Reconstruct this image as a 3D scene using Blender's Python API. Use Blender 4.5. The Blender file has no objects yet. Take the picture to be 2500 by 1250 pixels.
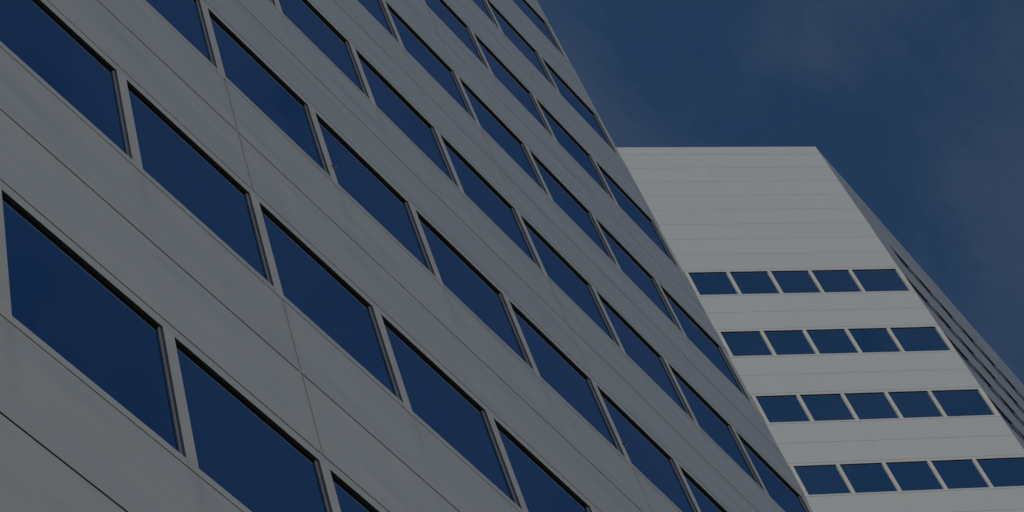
import bpy, bmesh, math, random
from mathutils import Matrix, Vector
R = math.radians
random.seed(7)
scene = bpy.context.scene

# ------------------------------------------------------------------ camera
U = 1.4                                   # metres in one facade module
Z0 = 1.6 + 8.408859 * U                   # height of the reference window head
RM = ((0.606315741, -0.764752521, -0.218024778),
      (0.598109840, 0.619234034, -0.508737486),
      (0.524066637, 0.178052781, 0.832857351))
cam_d = bpy.data.cameras.new('camera')
cam = bpy.data.objects.new('camera', cam_d)
scene.collection.objects.link(cam)
right, up, back = Vector(RM[0]), -Vector(RM[1]), -Vector(RM[2])
mw = Matrix((right, up, back)).transposed().to_4x4()
mw.translation = Vector((-5.478669 * U, -3.047777 * U, 1.6))
cam.matrix_world = mw
cam_d.sensor_width = 36.0
cam_d.lens = 5827.866 / 2500 * 36
cam_d.clip_start = 0.1
cam_d.clip_end = 6000
scene.camera = cam

# ------------------------------------------------------------------ sky, sun, exposure
SUN_EL, SUN_ROT = R(67), R(-83)
world = bpy.data.worlds.new('World')
scene.world = world
world.use_nodes = True
nt = world.node_tree
N, L = nt.nodes, nt.links
bg = N['Background']
sky = N.new('ShaderNodeTexSky')
sky.sky_type = 'NISHITA'
sky.sun_disc = False
sky.sun_elevation = SUN_EL
sky.sun_rotation = SUN_ROT
sky.altitude = 1500
sky.air_density = 1.0
sky.dust_density = 0.0
sky.ozone_density = 2.6
tc = N.new('ShaderNodeTexCoord')
mp = N.new('ShaderNodeMapping')
mp.inputs['Location'].default_value = (3.1, 1.7, 0.4)
mp.inputs['Rotation'].default_value = (0.3, 0.2, 0.6)
mp.inputs['Scale'].default_value = (1.0, 1.5, 1.0)
n1 = N.new('ShaderNodeTexNoise')
n1.inputs['Scale'].default_value = 11.0
n1.inputs['Detail'].default_value = 7.0
n1.inputs['Roughness'].default_value = 0.56
n2 = N.new('ShaderNodeTexNoise')
n2.inputs['Scale'].default_value = 3.5
n2.inputs['Detail'].default_value = 2.0
add = N.new('ShaderNodeMath'); add.operation = 'ADD'
mr = N.new('ShaderNodeMapRange')
mr.interpolation_type = 'SMOOTHSTEP'
mr.inputs['From Min'].default_value = 0.74
mr.inputs['From Max'].default_value = 1.22
mr.inputs['To Max'].default_value = 0.31
mix = N.new('ShaderNodeMix'); mix.data_type = 'RGBA'
L.new(tc.outputs['Generated'], mp.inputs['Vector'])
L.new(mp.outputs['Vector'], n1.inputs['Vector'])
L.new(mp.outputs['Vector'], n2.inputs['Vector'])
amp = N.new('ShaderNodeMath'); amp.operation = 'MULTIPLY_ADD'
amp.inputs[1].default_value = 1.5; amp.inputs[2].default_value = -0.25
L.new(n1.outputs['Fac'], amp.inputs[0])
L.new(amp.outputs[0], add.inputs[0])
L.new(n2.outputs['Fac'], add.inputs[1])
L.new(add.outputs[0], mr.inputs['Value'])
L.new(mr.outputs['Result'], mix.inputs['Factor'])
tint = N.new('ShaderNodeMix'); tint.data_type = 'RGBA'; tint.blend_type = 'MULTIPLY'
tint.inputs['Factor'].default_value = 1.0
tint.inputs['B'].default_value = (0.62, 0.95, 1.06, 1)     # clear polarised blue
L.new(sky.outputs['Color'], tint.inputs['A'])
L.new(tint.outputs['Result'], mix.inputs['A'])
mix.inputs['B'].default_value = (1.95, 2.4, 3.75, 1)      # thin cloud, in the sky's own units
L.new(mix.outputs['Result'], bg.inputs['Color'])
bg.inputs['Strength'].default_value = 0.085

sd = bpy.data.lights.new('sun', 'SUN')
sd.energy = 4.5
sd.angle = R(0.53)
sd.color = (1.0, 0.95, 0.88)
so = bpy.data.objects.new('sun', sd)
scene.collection.objects.link(so)
sdir = Vector((math.sin(SUN_ROT) * math.cos(SUN_EL), math.cos(SUN_ROT) * math.cos(SUN_EL), math.sin(SUN_EL)))
so.rotation_euler = sdir.to_track_quat('Z', 'Y').to_euler()
so.location = sdir * 200
vs = scene.view_settings
vs.view_transform = 'Standard'
vs.look = 'None'
vs.exposure = -1.2
vs.gamma = 1.0

# ------------------------------------------------------------------ materials
def new_mat(name):
    m = bpy.data.materials.new(name)
    m.use_nodes = True
    return m, m.node_tree.nodes, m.node_tree.links, m.node_tree.nodes['Principled BSDF']

def plain(name, col, rough=0.5, metal=0.0, spec=0.5):
    m, n, l, b = new_mat(name)
    b.inputs['Base Color'].default_value = (*col, 1)
    b.inputs['Roughness'].default_value = rough
    b.inputs['Metallic'].default_value = metal
    b.inputs['Specular IOR Level'].default_value = spec
    tcx = n.new('ShaderNodeTexCoord')
    nz = n.new('ShaderNodeTexNoise')
    nz.inputs['Scale'].default_value = 2.3
    nz.inputs['Detail'].default_value = 6
    l.new(tcx.outputs['Object'], nz.inputs['Vector'])
    cr = n.new('ShaderNodeMix'); cr.data_type = 'RGBA'; cr.blend_type = 'MULTIPLY'
    cr.inputs['Factor'].default_value = 1.0
    cr.inputs['A'].default_value = (*col, 1)
    rp = n.new('ShaderNodeMapRange')
    rp.inputs['To Min'].default_value = 0.74
    rp.inputs['To Max'].default_value = 1.12
    l.new(nz.outputs['Fac'], rp.inputs['Value'])
    cb = n.new('ShaderNodeCombineColor')
    for k in range(3):
        l.new(rp.outputs['Result'], cb.inputs[k])
    l.new(cb.outputs[0], cr.inputs['B'])
    l.new(cr.outputs['Result'], b.inputs['Base Color'])
    return m

def panel_mat(name, col, rough, streak, bump, spec, dirt=False):
    """coil coated sheet: per panel tone, faint rain streaks, slight oil canning"""
    m, n, l, b = new_mat(name)
    at = n.new('ShaderNodeAttribute'); at.attribute_name = 'tone'
    tcx = n.new('ShaderNodeTexCoord')
    # rain streaks: noise squeezed sideways, long in height
    mp1 = n.new('ShaderNodeMapping'); mp1.inputs['Scale'].default_value = (1.3, 1.3, 0.12)
    l.new(tcx.outputs['Object'], mp1.inputs['Vector'])
    nz = n.new('ShaderNodeTexNoise'); nz.inputs['Scale'].default_value = 1.6
    nz.inputs['Detail'].default_value = 7; nz.inputs['Roughness'].default_value = 0.6
    l.new(mp1.outputs['Vector'], nz.inputs['Vector'])
    r1 = n.new('ShaderNodeMapRange')
    r1.inputs['From Min'].default_value = 0.3; r1.inputs['From Max'].default_value = 0.7
    r1.inputs['To Min'].default_value = 1 - streak; r1.inputs['To Max'].default_value = 1 + streak
    l.new(nz.outputs['Fac'], r1.inputs['Value'])
    nf = n.new('ShaderNodeTexNoise'); nf.inputs['Scale'].default_value = 26
    nf.inputs['Detail'].default_value = 4
    l.new(tcx.outputs['Object'], nf.inputs['Vector'])
    r2 = n.new('ShaderNodeMapRange')
    r2.inputs['To Min'].default_value = 0.97; r2.inputs['To Max'].default_value = 1.03
    l.new(nf.outputs['Fac'], r2.inputs['Value'])
    m1 = n.new('ShaderNodeMath'); m1.operation = 'MULTIPLY'
    l.new(r1.outputs['Result'], m1.inputs[0]); l.new(r2.outputs['Result'], m1.inputs[1])
    m2 = n.new('ShaderNodeMath'); m2.operation = 'MULTIPLY'
    l.new(m1.outputs[0], m2.inputs[0]); l.new(at.outputs['Fac'], m2.inputs[1])
    if dirt:
        # rain water runs off the foot of every mullion and leaves a faint grey streak under the sill
        def M(op, a, b=None):
            q = n.new('ShaderNodeMath'); q.operation = op
            for k, v in enumerate((a, b)):
                if v is None: continue
                if isinstance(v, (int, float)): q.inputs[k].default_value = v
                else: l.new(v, q.inputs[k])
            return q.outputs[0]
        sx = n.new('ShaderNodeSeparateXYZ')
        l.new(tcx.outputs['Object'], sx.inputs[0])
        u = M('SUBTRACT', M('FRACT', M('ADD', M('DIVIDE', sx.outputs['X'], U), .5 - .05)), .5)
        g = M('POWER', 2.718, M('MULTIPLY', M('MULTIPLY', u, u), -700.0))
        zz = M('FRACT', M('DIVIDE', M('ADD', M('DIVIDE', M('SUBTRACT', sx.outputs['Z'], Z0), U), 1.003), 2.394895))
        fade = M('POWER', zz, 6.0)
        rn = M('MULTIPLY', M('MULTIPLY', g, fade), M('MULTIPLY', nz.outputs['Fac'], 0.22))
        m2 = n.new('ShaderNodeMath'); m2.operation = 'MULTIPLY'
        l.new(M('MULTIPLY', m1.outputs[0], at.outputs['Fac']), m2.inputs[0])
        l.new(M('SUBTRACT', 1.0, rn), m2.inputs[1])
    sc = n.new('ShaderNodeVectorMath'); sc.operation = 'SCALE'
    sc.inputs[0].default_value = col
    l.new(m2.outputs[0], sc.inputs['Scale'])
    l.new(sc.outputs[0], b.inputs['Base Color'])
    b.inputs['Roughness'].default_value = rough
    b.inputs['Specular IOR Level'].default_value = spec
    # oil canning: broad soft waves, longer along the panel than across it
    mp2 = n.new('ShaderNodeMapping'); mp2.inputs['Scale'].default_value = (0.55, 0.55, 1.5)
    l.new(tcx.outputs['Object'], mp2.inputs['Vector'])
    nb = n.new('ShaderNodeTexNoise'); nb.inputs['Scale'].default_value = 1.1
    nb.inputs['Detail'].default_value = 2.5
    l.new(mp2.outputs['Vector'], nb.inputs['Vector'])
    bp = n.new('ShaderNodeBump'); bp.inputs['Strength'].default_value = 1.0
    bp.inputs['Distance'].default_value = bump
    l.new(nb.outputs['Fac'], bp.inputs['Height'])
    l.new(bp.outputs['Normal'], b.inputs['Normal'])
    return m

def glass_mat(name, col):
    m, n, l, b = new_mat(name)
    b.inputs['Metallic'].default_value = 1.0
    b.inputs['Roughness'].default_value = 0.03
    tcx = n.new('ShaderNodeTexCoord')
    nz = n.new('ShaderNodeTexNoise'); nz.inputs['Scale'].default_value = 0.8
    nz.inputs['Detail'].default_value = 3
    l.new(tcx.outputs['Object'], nz.inputs['Vector'])
    bp = n.new('ShaderNodeBump'); bp.inputs['Distance'].default_value = 0.004
    bp.inputs['Strength'].default_value = 1.0
    l.new(nz.outputs['Fac'], bp.inputs['Height'])
    l.new(bp.outputs['Normal'], b.inputs['Normal'])
    rp = n.new('ShaderNodeMapRange')
    rp.inputs['To Min'].default_value = 0.93; rp.inputs['To Max'].default_value = 1.07
    l.new(nz.outputs['Fac'], rp.inputs['Value'])
    sc = n.new('ShaderNodeVectorMath'); sc.operation = 'SCALE'
    sc.inputs[0].default_value = col
    l.new(rp.outputs['Result'], sc.inputs['Scale'])
    l.new(sc.outputs[0], b.inputs['Base Color'])
    b.inputs['Specular Tint'].default_value = (0.75, 0.85, 1.0, 1)
    return m

M_PANEL = panel_mat('grey_white_cladding', (0.845, 0.84, 0.765), 0.22, 0.024, 0.034, 0.75, True)
M_PANEL_T = panel_mat('white_cladding', (0.745, 0.755, 0.735), 0.45, 0.012, 0.006, 0.4)
M_PANEL_S = panel_mat('grey_white_cladding_side', (0.80, 0.785, 0.73), 0.24, 0.03, 0.05, 0.75)
M_SEAL = plain('dark_joint_sealant', (0.014, 0.012, 0.012), 0.8, spec=0.2)
M_TAN = plain('lit_joint_edge', (0.80, 0.73, 0.61), 0.6)  # lit edge of the open vertical joints, painted as a tan strip
M_MULL = plain('warm_white_mullion', (0.90, 0.87, 0.785), 0.45)
M_JAMB = plain('shade_grey_jamb', (0.17, 0.17, 0.18), 0.5)  # mullion sides, the darker grey paints in their shade
M_SOFFIT = plain('shade_black_window_head', (0.018, 0.018, 0.02), 0.6, spec=0.15)  # underside of the window head, shade put into its colour
M_FRAME = plain('light_window_frame', (0.62, 0.61, 0.58), 0.45)
M_GLASS = glass_mat('blue_reflective_glass', (0.22, 0.36, 0.52))
M_GLASS_T = glass_mat('blue_reflective_glass_tower', (0.44, 0.54, 0.60))
M_DARK = plain('dark_core', (0.04, 0.04, 0.045), 0.9)
M_ROOF = plain('grey_roof_membrane', (0.30, 0.30, 0.29), 0.9)
M_STEEL = plain('rusty_steel', (0.10, 0.075, 0.06), 0.7)
M_GROUND = plain('grey_paving', (0.49, 0.44, 0.375), 0.9)

# ------------------------------------------------------------------ helpers
class Frame:
    """a facade: u along it, a into the building, z up (all in modules)"""
    def __init__(s, ox, oy, ang):
        s.o = Vector((ox, oy)); s.d = Vector((math.cos(ang), math.sin(ang)))
        s.n = Vector((-s.d.y, s.d.x))
    def p(s, u, a, z):
        q = s.o + s.d * u + s.n * a
        return Vector((q.x * U, q.y * U, Z0 + z * U))

class MB:
    def __init__(s):
        s.bm = bmesh.new(); s.tone = s.bm.faces.layers.float.new('tone'); s.mats = []
    def mi(s, m):
        if m not in s.mats: s.mats.append(m)
        return s.mats.index(m)
    def face(s, pts, m, tone=1.0):
        f = s.bm.faces.new([s.bm.verts.new(p) for p in pts])
        f.material_index = s.mi(m); f[s.tone] = tone
        return f
    def box(s, F, u0, u1, a0, a1, z0, z1, m, tone=1.0, jamb=None):
        c = [F.p(u, a, z) for z in (z0, z1) for a in (a0, a1) for u in (u0, u1)]
        v = [s.bm.verts.new(x) for x in c]
        for k, idx in enumerate(((0, 1, 5, 4), (2, 6, 7, 3), (0, 4, 6, 2), (1, 3, 7, 5), (0, 2, 3, 1), (4, 5, 7, 6))):
            f = s.bm.faces.new([v[i] for i in idx])
            f.material_index = s.mi(jamb if (jamb and k in (2, 3)) else m)
            f[s.tone] = tone
    def prism(s, pts, z0, z1, m, top=None):
        n = len(pts)
        lo = [s.bm.verts.new((x * U, y * U, z0)) for x, y in pts]
        hi = [s.bm.verts.new((x * U, y * U, z1)) for x, y in pts]
        for i in range(n):
            j = (i + 1) % n
            f = s.bm.faces.new((lo[i], lo[j], hi[j], hi[i])); f.material_index = s.mi(m); f[s.tone] = 1
        f = s.bm.faces.new(hi); f.material_index = s.mi(top or m); f[s.tone] = 1
        f = s.bm.faces.new(lo[::-1]); f.material_index = s.mi(m); f[s.tone] = 1
    def build(s, name, parent=None):
        bmesh.ops.recalc_face_normals(s.bm, faces=s.bm.faces)
        me = bpy.data.meshes.new(name)
        s.bm.to_mesh(me); s.bm.free()
        for m in s.mats: me.materials.append(m)
        o = bpy.data.objects.new(name, me)
        scene.collection.objects.link(o)
        if parent:
            o.parent = parent
            o.matrix_parent_inverse = Matrix.Translation(-parent.location)
        return o

def thing(name, label, cat, loc):
    o = bpy.data.objects.new(name, None)
    scene.collection.objects.link(o)
    o.location = loc; o['label'] = label; o['category'] = cat
    return o

# depths in modules (front face of the cladding is a = 0)
A_PAN, A_GL, A_CORE = 0.0032, 0.0190, 0.040

def tone(v):
    return 1 + random.uniform(-v, v)

def add_window(F, u0, u1, head, sill, parent, glass, A_GL=A_GL):
    w = MB()
    e = 0.0005
    w.box(F, u0 + e, u1 - e, A_PAN + e, A_GL + .004, head - .0002, head + .022, M_SOFFIT)           # head underside, its shade painted black
    fw = 0.0075
    w.box(F, u1 - fw, u1 - e, .7 * A_GL, A_GL + .003, sill + .0005, head - .001, M_FRAME)               # right frame
    w.box(F, u0 + e, u0 + fw, .7 * A_GL, A_GL + .003, sill + .0005, head - .001, M_FRAME)               # left frame
    w.box(F, u0 + fw, u1 - fw, .7 * A_GL, A_GL + .003, sill + .0005, sill + fw, M_FRAME)                # bottom frame
    o = w.build('window', parent)
    g = MB()
    t = random.uniform(-.0004, .0004)
    a, b = A_GL + t, A_GL - t
    g.box(F, u0 + fw + e, u1 - fw - e, A_GL, A_GL + .006, sill + fw + e, head - .001, glass)
    for v in g.bm.verts:                       # panes never sit perfectly true
        v.co += Vector((F.n.x, F.n.y, 0)) * random.uniform(-.0006, .0006)
    p = g.build('pane', parent)
    p.parent = o
    p.matrix_parent_inverse = (Matrix.Translation(parent.location) @ o.matrix_parent_inverse).inverted()
    return o

def add_mullion(F, u0, u1, bot, head, parent, A_GL=A_GL):
    m = MB()
    m.box(F, u0, u1, -.0004, A_GL + .004, bot, head - .0012, M_MULL, jamb=M_JAMB)
    return m.build('mullion', parent)

def band(w, F, u0, u1, cuts, joints, gap, mat, tv, vgap=.019, tan=True, ext=-.0005):
    """cladding between the heights in cuts; vertical joints at the u's in joints"""
    us = [u0] + [j for j in joints if u0 < j < u1] + [u1]
    for i in range(len(cuts) - 1):
        za, zb = cuts[i], cuts[i + 1]
        for k in range(len(us) - 1):
            ua = us[k] + (vgap / 2 if k > 0 else 0)
            ub = us[k + 1] - (vgap / 2 if k < len(us) - 2 else 0)
            d = random.uniform(0, .0006)
            w.box(F, ua, ub, d, A_PAN + .0008, za + gap / 2, zb - gap / 2, mat, tone(tv))
    w.box(F, u0 + .002, u1 - .002, .0013, A_CORE - .002, cuts[0] + .0005, cuts[-1] + ext, M_SEAL)
    if tan:
        for j in us[1:-1]:
            w.box(F, j - vgap * .5 + .0006, j + vgap * .28, .0007, A_PAN + .0004, cuts[0] + .002, cuts[-1] - .002, M_TAN)

def hook(F, u, z, parent):
    m = MB()
    m.box(F, u - .009, u + .009, -.004, -.0006, z - .005, z + .005, M_STEEL)
    m.box(F, u - .002, u + .003, -.018, -.004, z - .003, z + .002, M_STEEL)
    m.box(F, u - .002, u + .015, -.022, -.018, z - .003, z + .002, M_STEEL)
    m.box(F, u + .006, u + .010, -.021, -.0175, z - .022, z - .003, M_FRAME)
    return m.build('hook', parent)

# ------------------------------------------------------------------ ground
g = MB()
s = 2500
g.face([(-s, -s, 0), (s, -s, 0), (s, s, 0), (-s, s, 0)], M_GROUND)
go = g.build('ground'); go['kind'] = 'structure'

H = 2.394895
ROOF = 39.236                    # parapet level, modules above the reference head
BASE = -Z0 / U + .003

# ------------------------------------------------------------------ near building, long facade on y = 0
F1 = Frame(0, 0, 0)
X0, X1 = -6.93, 8.225
b1 = thing('office_building', 'grey-white panelled building in shade, long slanting rows of blue windows, filling the left side',
           'building', (X0 * U, 0, 0))
core = MB()
core.prism([(X0 + .04, A_CORE), (X1 - .03, A_CORE), (X1 - .03, 9.5), (X0 + .04, 9.5)], 0.01, Z0 + (ROOF - .3) * U, M_PANEL_T, M_ROOF)
core.build('inner_wall', b1)
R_LO, R_HI = -1, 9
rows = list(range(R_LO, R_HI + 1))
JO = [-3.96, .04, 4.04]
JT = .072
wall = MB()
cuts_full = [JT, JT + .658, JT + 1.3195]
for r in rows:
    z = r * H
    band(wall, F1, X0, X1, [z + c for c in cuts_full], JO, .0155, M_PANEL, .018, ext=.004)
    # head strip over the windows of this row
    wall.box(F1, X0, X1, 0.0002, A_PAN, z, z + JT - .005, M_PANEL, tone(.012))
    wall.box(F1, X0, X1 - .001, A_PAN - .0003, A_CORE - .002, z + .0235, z + JT + .0001, M_SEAL)
# cladding without windows, above and below what the photograph shows
zlo = R_LO * H - 1.003
cuts = [BASE]
while cuts[-1] + .9 < zlo: cuts.append(cuts[-1] + .66)
cuts.append(zlo)
band(wall, F1, X0, X1, cuts, JO, .0105, M_PANEL, .018)
ztop = R_HI * H + cuts_full[-1]
cuts = [ztop + .0001]
while cuts[-1] + .9 < ROOF: cuts.append(cuts[-1] + .66)
cuts.append(ROOF)
band(wall, F1, X0, X1, cuts, JO, .0105, M_PANEL, .018)
# end wall round the corner
FE = Frame(X1 + .0005, .004, R(90))
cuts = [BASE]
while cuts[-1] + .9 < ROOF: cuts.append(cuts[-1] + .66)
cuts.append(ROOF)
band(wall, FE, 0, 9.4, cuts, [4, 8], .0105, M_PANEL, .018)

cols = list(range(-6, 9))
def head_vis(c, r):
    """individual windows only where the picture, with a margin, can show them"""
    v = F1.p(c - .5, 0, r * H - .5) - mw.translation
    x, y, zz = v.dot(right), v.dot(up), -v.dot(back)
    if zz <= .1: return False
    k = cam_d.lens / 36
    return abs(k * x / zz) < .66 and abs(k * y / zz) < .40
nwin = 0
blank = wall
for r in rows:
    z = r * H
    for c in cols:
        u1 = c if c < 8 else 8.0916
        u0 = c - 1 + .0705
        if head_vis(c, r):
            nwin += 1
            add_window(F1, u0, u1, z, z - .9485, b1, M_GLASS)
            mm = add_mullion(F1, u1, (c + .0705) if c < 8 else 8.205, z - 1.0005, z, b1)
            blank.box(F1, u0, u1, .0002, A_CORE - .003, z - 1.0005, z - .9485, M_PANEL, tone(.012))
        else:
            blank.box(F1, u0, (c + .0705) if c < 8 else 8.2, .0004, A_CORE - .003, z - .998, z - .0005, M_PANEL, 1)
wall.build('wall', b1)
print('office windows', nwin)
for c, z in ((1, 2 * H - .744), (4, 2 * H - .744), (7, 5 * H - .685)):
    hook(F1, c + .064, z, b1)
cp = MB()
cp.box(F1, X0 - .02, X1 + .02, -.03, .3, ROOF, ROOF + .06, M_PANEL)
cp.build('coping', b1)

# ------------------------------------------------------------------ tower behind, 45 degree facade and a grazing one
A2 = (24.056624, 3.445087, 33.522753)
TH2 = -0.785719
F2 = Frame(A2[0], A2[1], TH2)
UC = 4.911
cx, cy = A2[0] + UC * math.cos(TH2), A2[1] + UC * math.sin(TH2)
F3 = Frame(cx, cy, -0.00295)
ZT = A2[2]
UL = -5.86                                 # hidden left end of the 45 degree facade
U3 = 16.4
b2 = thing('office_tower', 'sunlit white panelled tower with blank top storeys above short window rows, behind at right',
           'tower', (cx * U, cy * U, 0))
def pt(F, u, a):
    q = F.o + F.d * u + F.n * a
    return (q.x, q.y)
lx, ly = pt(F2, UL + .05, A_CORE)
kx, ky = pt(F2, UC, 0)
ix, iy = kx + .0174, ky + .0405
rx, ry = pt(F3, U3 - .05, A_CORE)
core = MB()
core.prism([(lx, ly), (ix, iy), (rx, ry), (rx, ry + 12), (lx, ry + 12)], 0.01, Z0 + (ROOF - .3) * U, M_PANEL_T, M_ROOF)
core.build('inner_wall', b2)

wall = MB()
JT2 = .085
PP = .6593
HT = ROOF - ZT                              # parapet above the top window head
J2 = [1.852 - 3.776, 1.852]
G2 = .0065
end2 = UC - .0012
# 45 degree facade: blank top
cuts = [ZT + JT2 + PP * i for i in range(9)] + [ROOF]
band(wall, F2, UL, end2, cuts, J2, G2, M_PANEL_T, .012, .007, True)
NR2 = 6
for q in range(NR2):
    z = ZT - q * H
    wall.box(F2, UL, end2, .0002, A_PAN, z, z + JT2 - G2 / 2, M_PANEL_T, tone(.006))
    wall.box(F2, UL, end2 - .004, A_PAN + .0003, A_CORE - .002, z + .0235, z + JT2 + .0001, M_SEAL)
    zz = z - .9855
    band(wall, F2, UL, end2, [z - H + JT2, z - H + JT2 + PP, zz], J2, G2, M_PANEL_T, .012, .007, True, .004)
zlow = ZT - NR2 * H + JT2
cuts = [BASE]
while cuts[-1] + .9 < zlow: cuts.append(cuts[-1] + .66)
cuts.append(zlow - .0001)
band(wall, F2, UL, end2, cuts, J2, G2, M_PANEL_T, .012, .007, True)
# grazing facade
G3 = .014
Z31 = ZT + 2.679
rows3 = [Z31] + [ZT - q * H for q in range(0, 5)]
C3 = 1.2359
J3 = [C3 + 1.007 * k + .036 for k in range(0, 15, 4)]
st3 = .0012
cuts = [Z31 + .07, Z31 + .07 + .66, Z31 + .07 + 1.32, Z31 + .07 + 1.98, Z31 + .07 + 2.63, ROOF]
band(wall, F3, st3, U3, cuts, J3, G3, M_PANEL_S, .035, .007, True)
for i, z in enumerate(rows3):
    zn = rows3[i + 1] if i + 1 < len(rows3) else z - H
    wall.box(F3, st3, U3, .0002, A_PAN, z, z + .07 - G3 / 2, M_PANEL_S, tone(.02))
    wall.box(F3, st3 + .004, U3, A_PAN + .0003, A_CORE - .002, z + .0235, z + .0701, M_SEAL)
    a, b = zn + .07, z - .9855
    n = 3 if b - a > 1.45 else 2
    band(wall, F3, st3, U3, [a + (b - a) * k / n for k in range(n + 1)], J3, G3, M_PANEL_S, .035, .007, True, .004)
zlow = rows3[-1] - H + .07
cuts = [BASE]
while cuts[-1] + .9 < zlow: cuts.append(cuts[-1] + .66)
cuts.append(zlow - .0001)
band(wall, F3, st3, U3, cuts, J3, G3, M_PANEL_S, .035, .007, True)

nw2 = 0
sp = wall
MU = .077
for q in range(NR2):
    z = ZT - q * H
    for n in range(-5, 6):
        u0 = .944 * (n - 1)
        u1 = 4.816 if n == 5 else .944 * n - MU
        e1 = end2 if n == 5 else u1 + MU
        sp.box(F2, u0, u1, .0002, A_CORE - .003, z - .981, z - .9305, M_PANEL_T, tone(.006))
        if q < 5 and n >= -1:
            nw2 += 1
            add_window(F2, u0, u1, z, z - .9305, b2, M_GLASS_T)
            add_mullion(F2, u1, e1, z - .981, z, b2)
        else:
            sp.box(F2, u0, e1, .0004, A_CORE - .003, z - .9304, z - .0005, M_PANEL_T, 1)
    sp.box(F2, UL, .944 * -6, .0004, A_CORE - .003, z - .981, z - .0005, M_PANEL_T, 1)
for i, z in enumerate(rows3):
    for k in range(0, 15):
        u1 = C3 + 1.007 * k
        u0 = u1 - 1.007 + .0705 if k else .11
        e1 = u1 + .0705
        if k == 0:
            sp.box(F3, st3, .11, -.0002, A_CORE - .003, z - .981, z - .0012, M_MULL, 1)
        sp.box(F3, u0, u1, .0002, A_CORE - .003, z - .981, z - .9305, M_PANEL_S, tone(.012))
        vis = (i == 0 and 1 <= k <= 11) or (i == 1 and k <= 9) or (i == 2 and k <= 6) or (i == 3 and k <= 4) or (i == 4 and k <= 2)
        if vis:
            nw2 += 1
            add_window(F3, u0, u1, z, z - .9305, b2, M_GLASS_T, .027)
            add_mullion(F3, u1, e1, z - .981, z, b2, .027)
        else:
            sp.box(F3, u0, e1, .0004, A_CORE - .003, z - .9304, z - .0005, M_PANEL_S, 1)
    sp.box(F3, C3 + 1.007 * 14 + .0705, U3, .0004, A_CORE - .003, z - .981, z - .0005, M_PANEL_T, 1)
wall.build('wall', b2)
print('tower windows', nw2)
for u, z in ((-.03, ZT - .76), (4.845, ZT - .75), (-.02, ZT - 3 * H - .8)):
    hook(F2, u, z, b2)
cp = MB()
cp.box(F2, UL, UC + .001, -.0008, .25, ROOF, ROOF + .02, M_PANEL_T)
cp.box(F3, .03, U3, -.0006, .25, ROOF + .001, ROOF + .0195, M_PANEL_T)
cp.build('coping', b2)
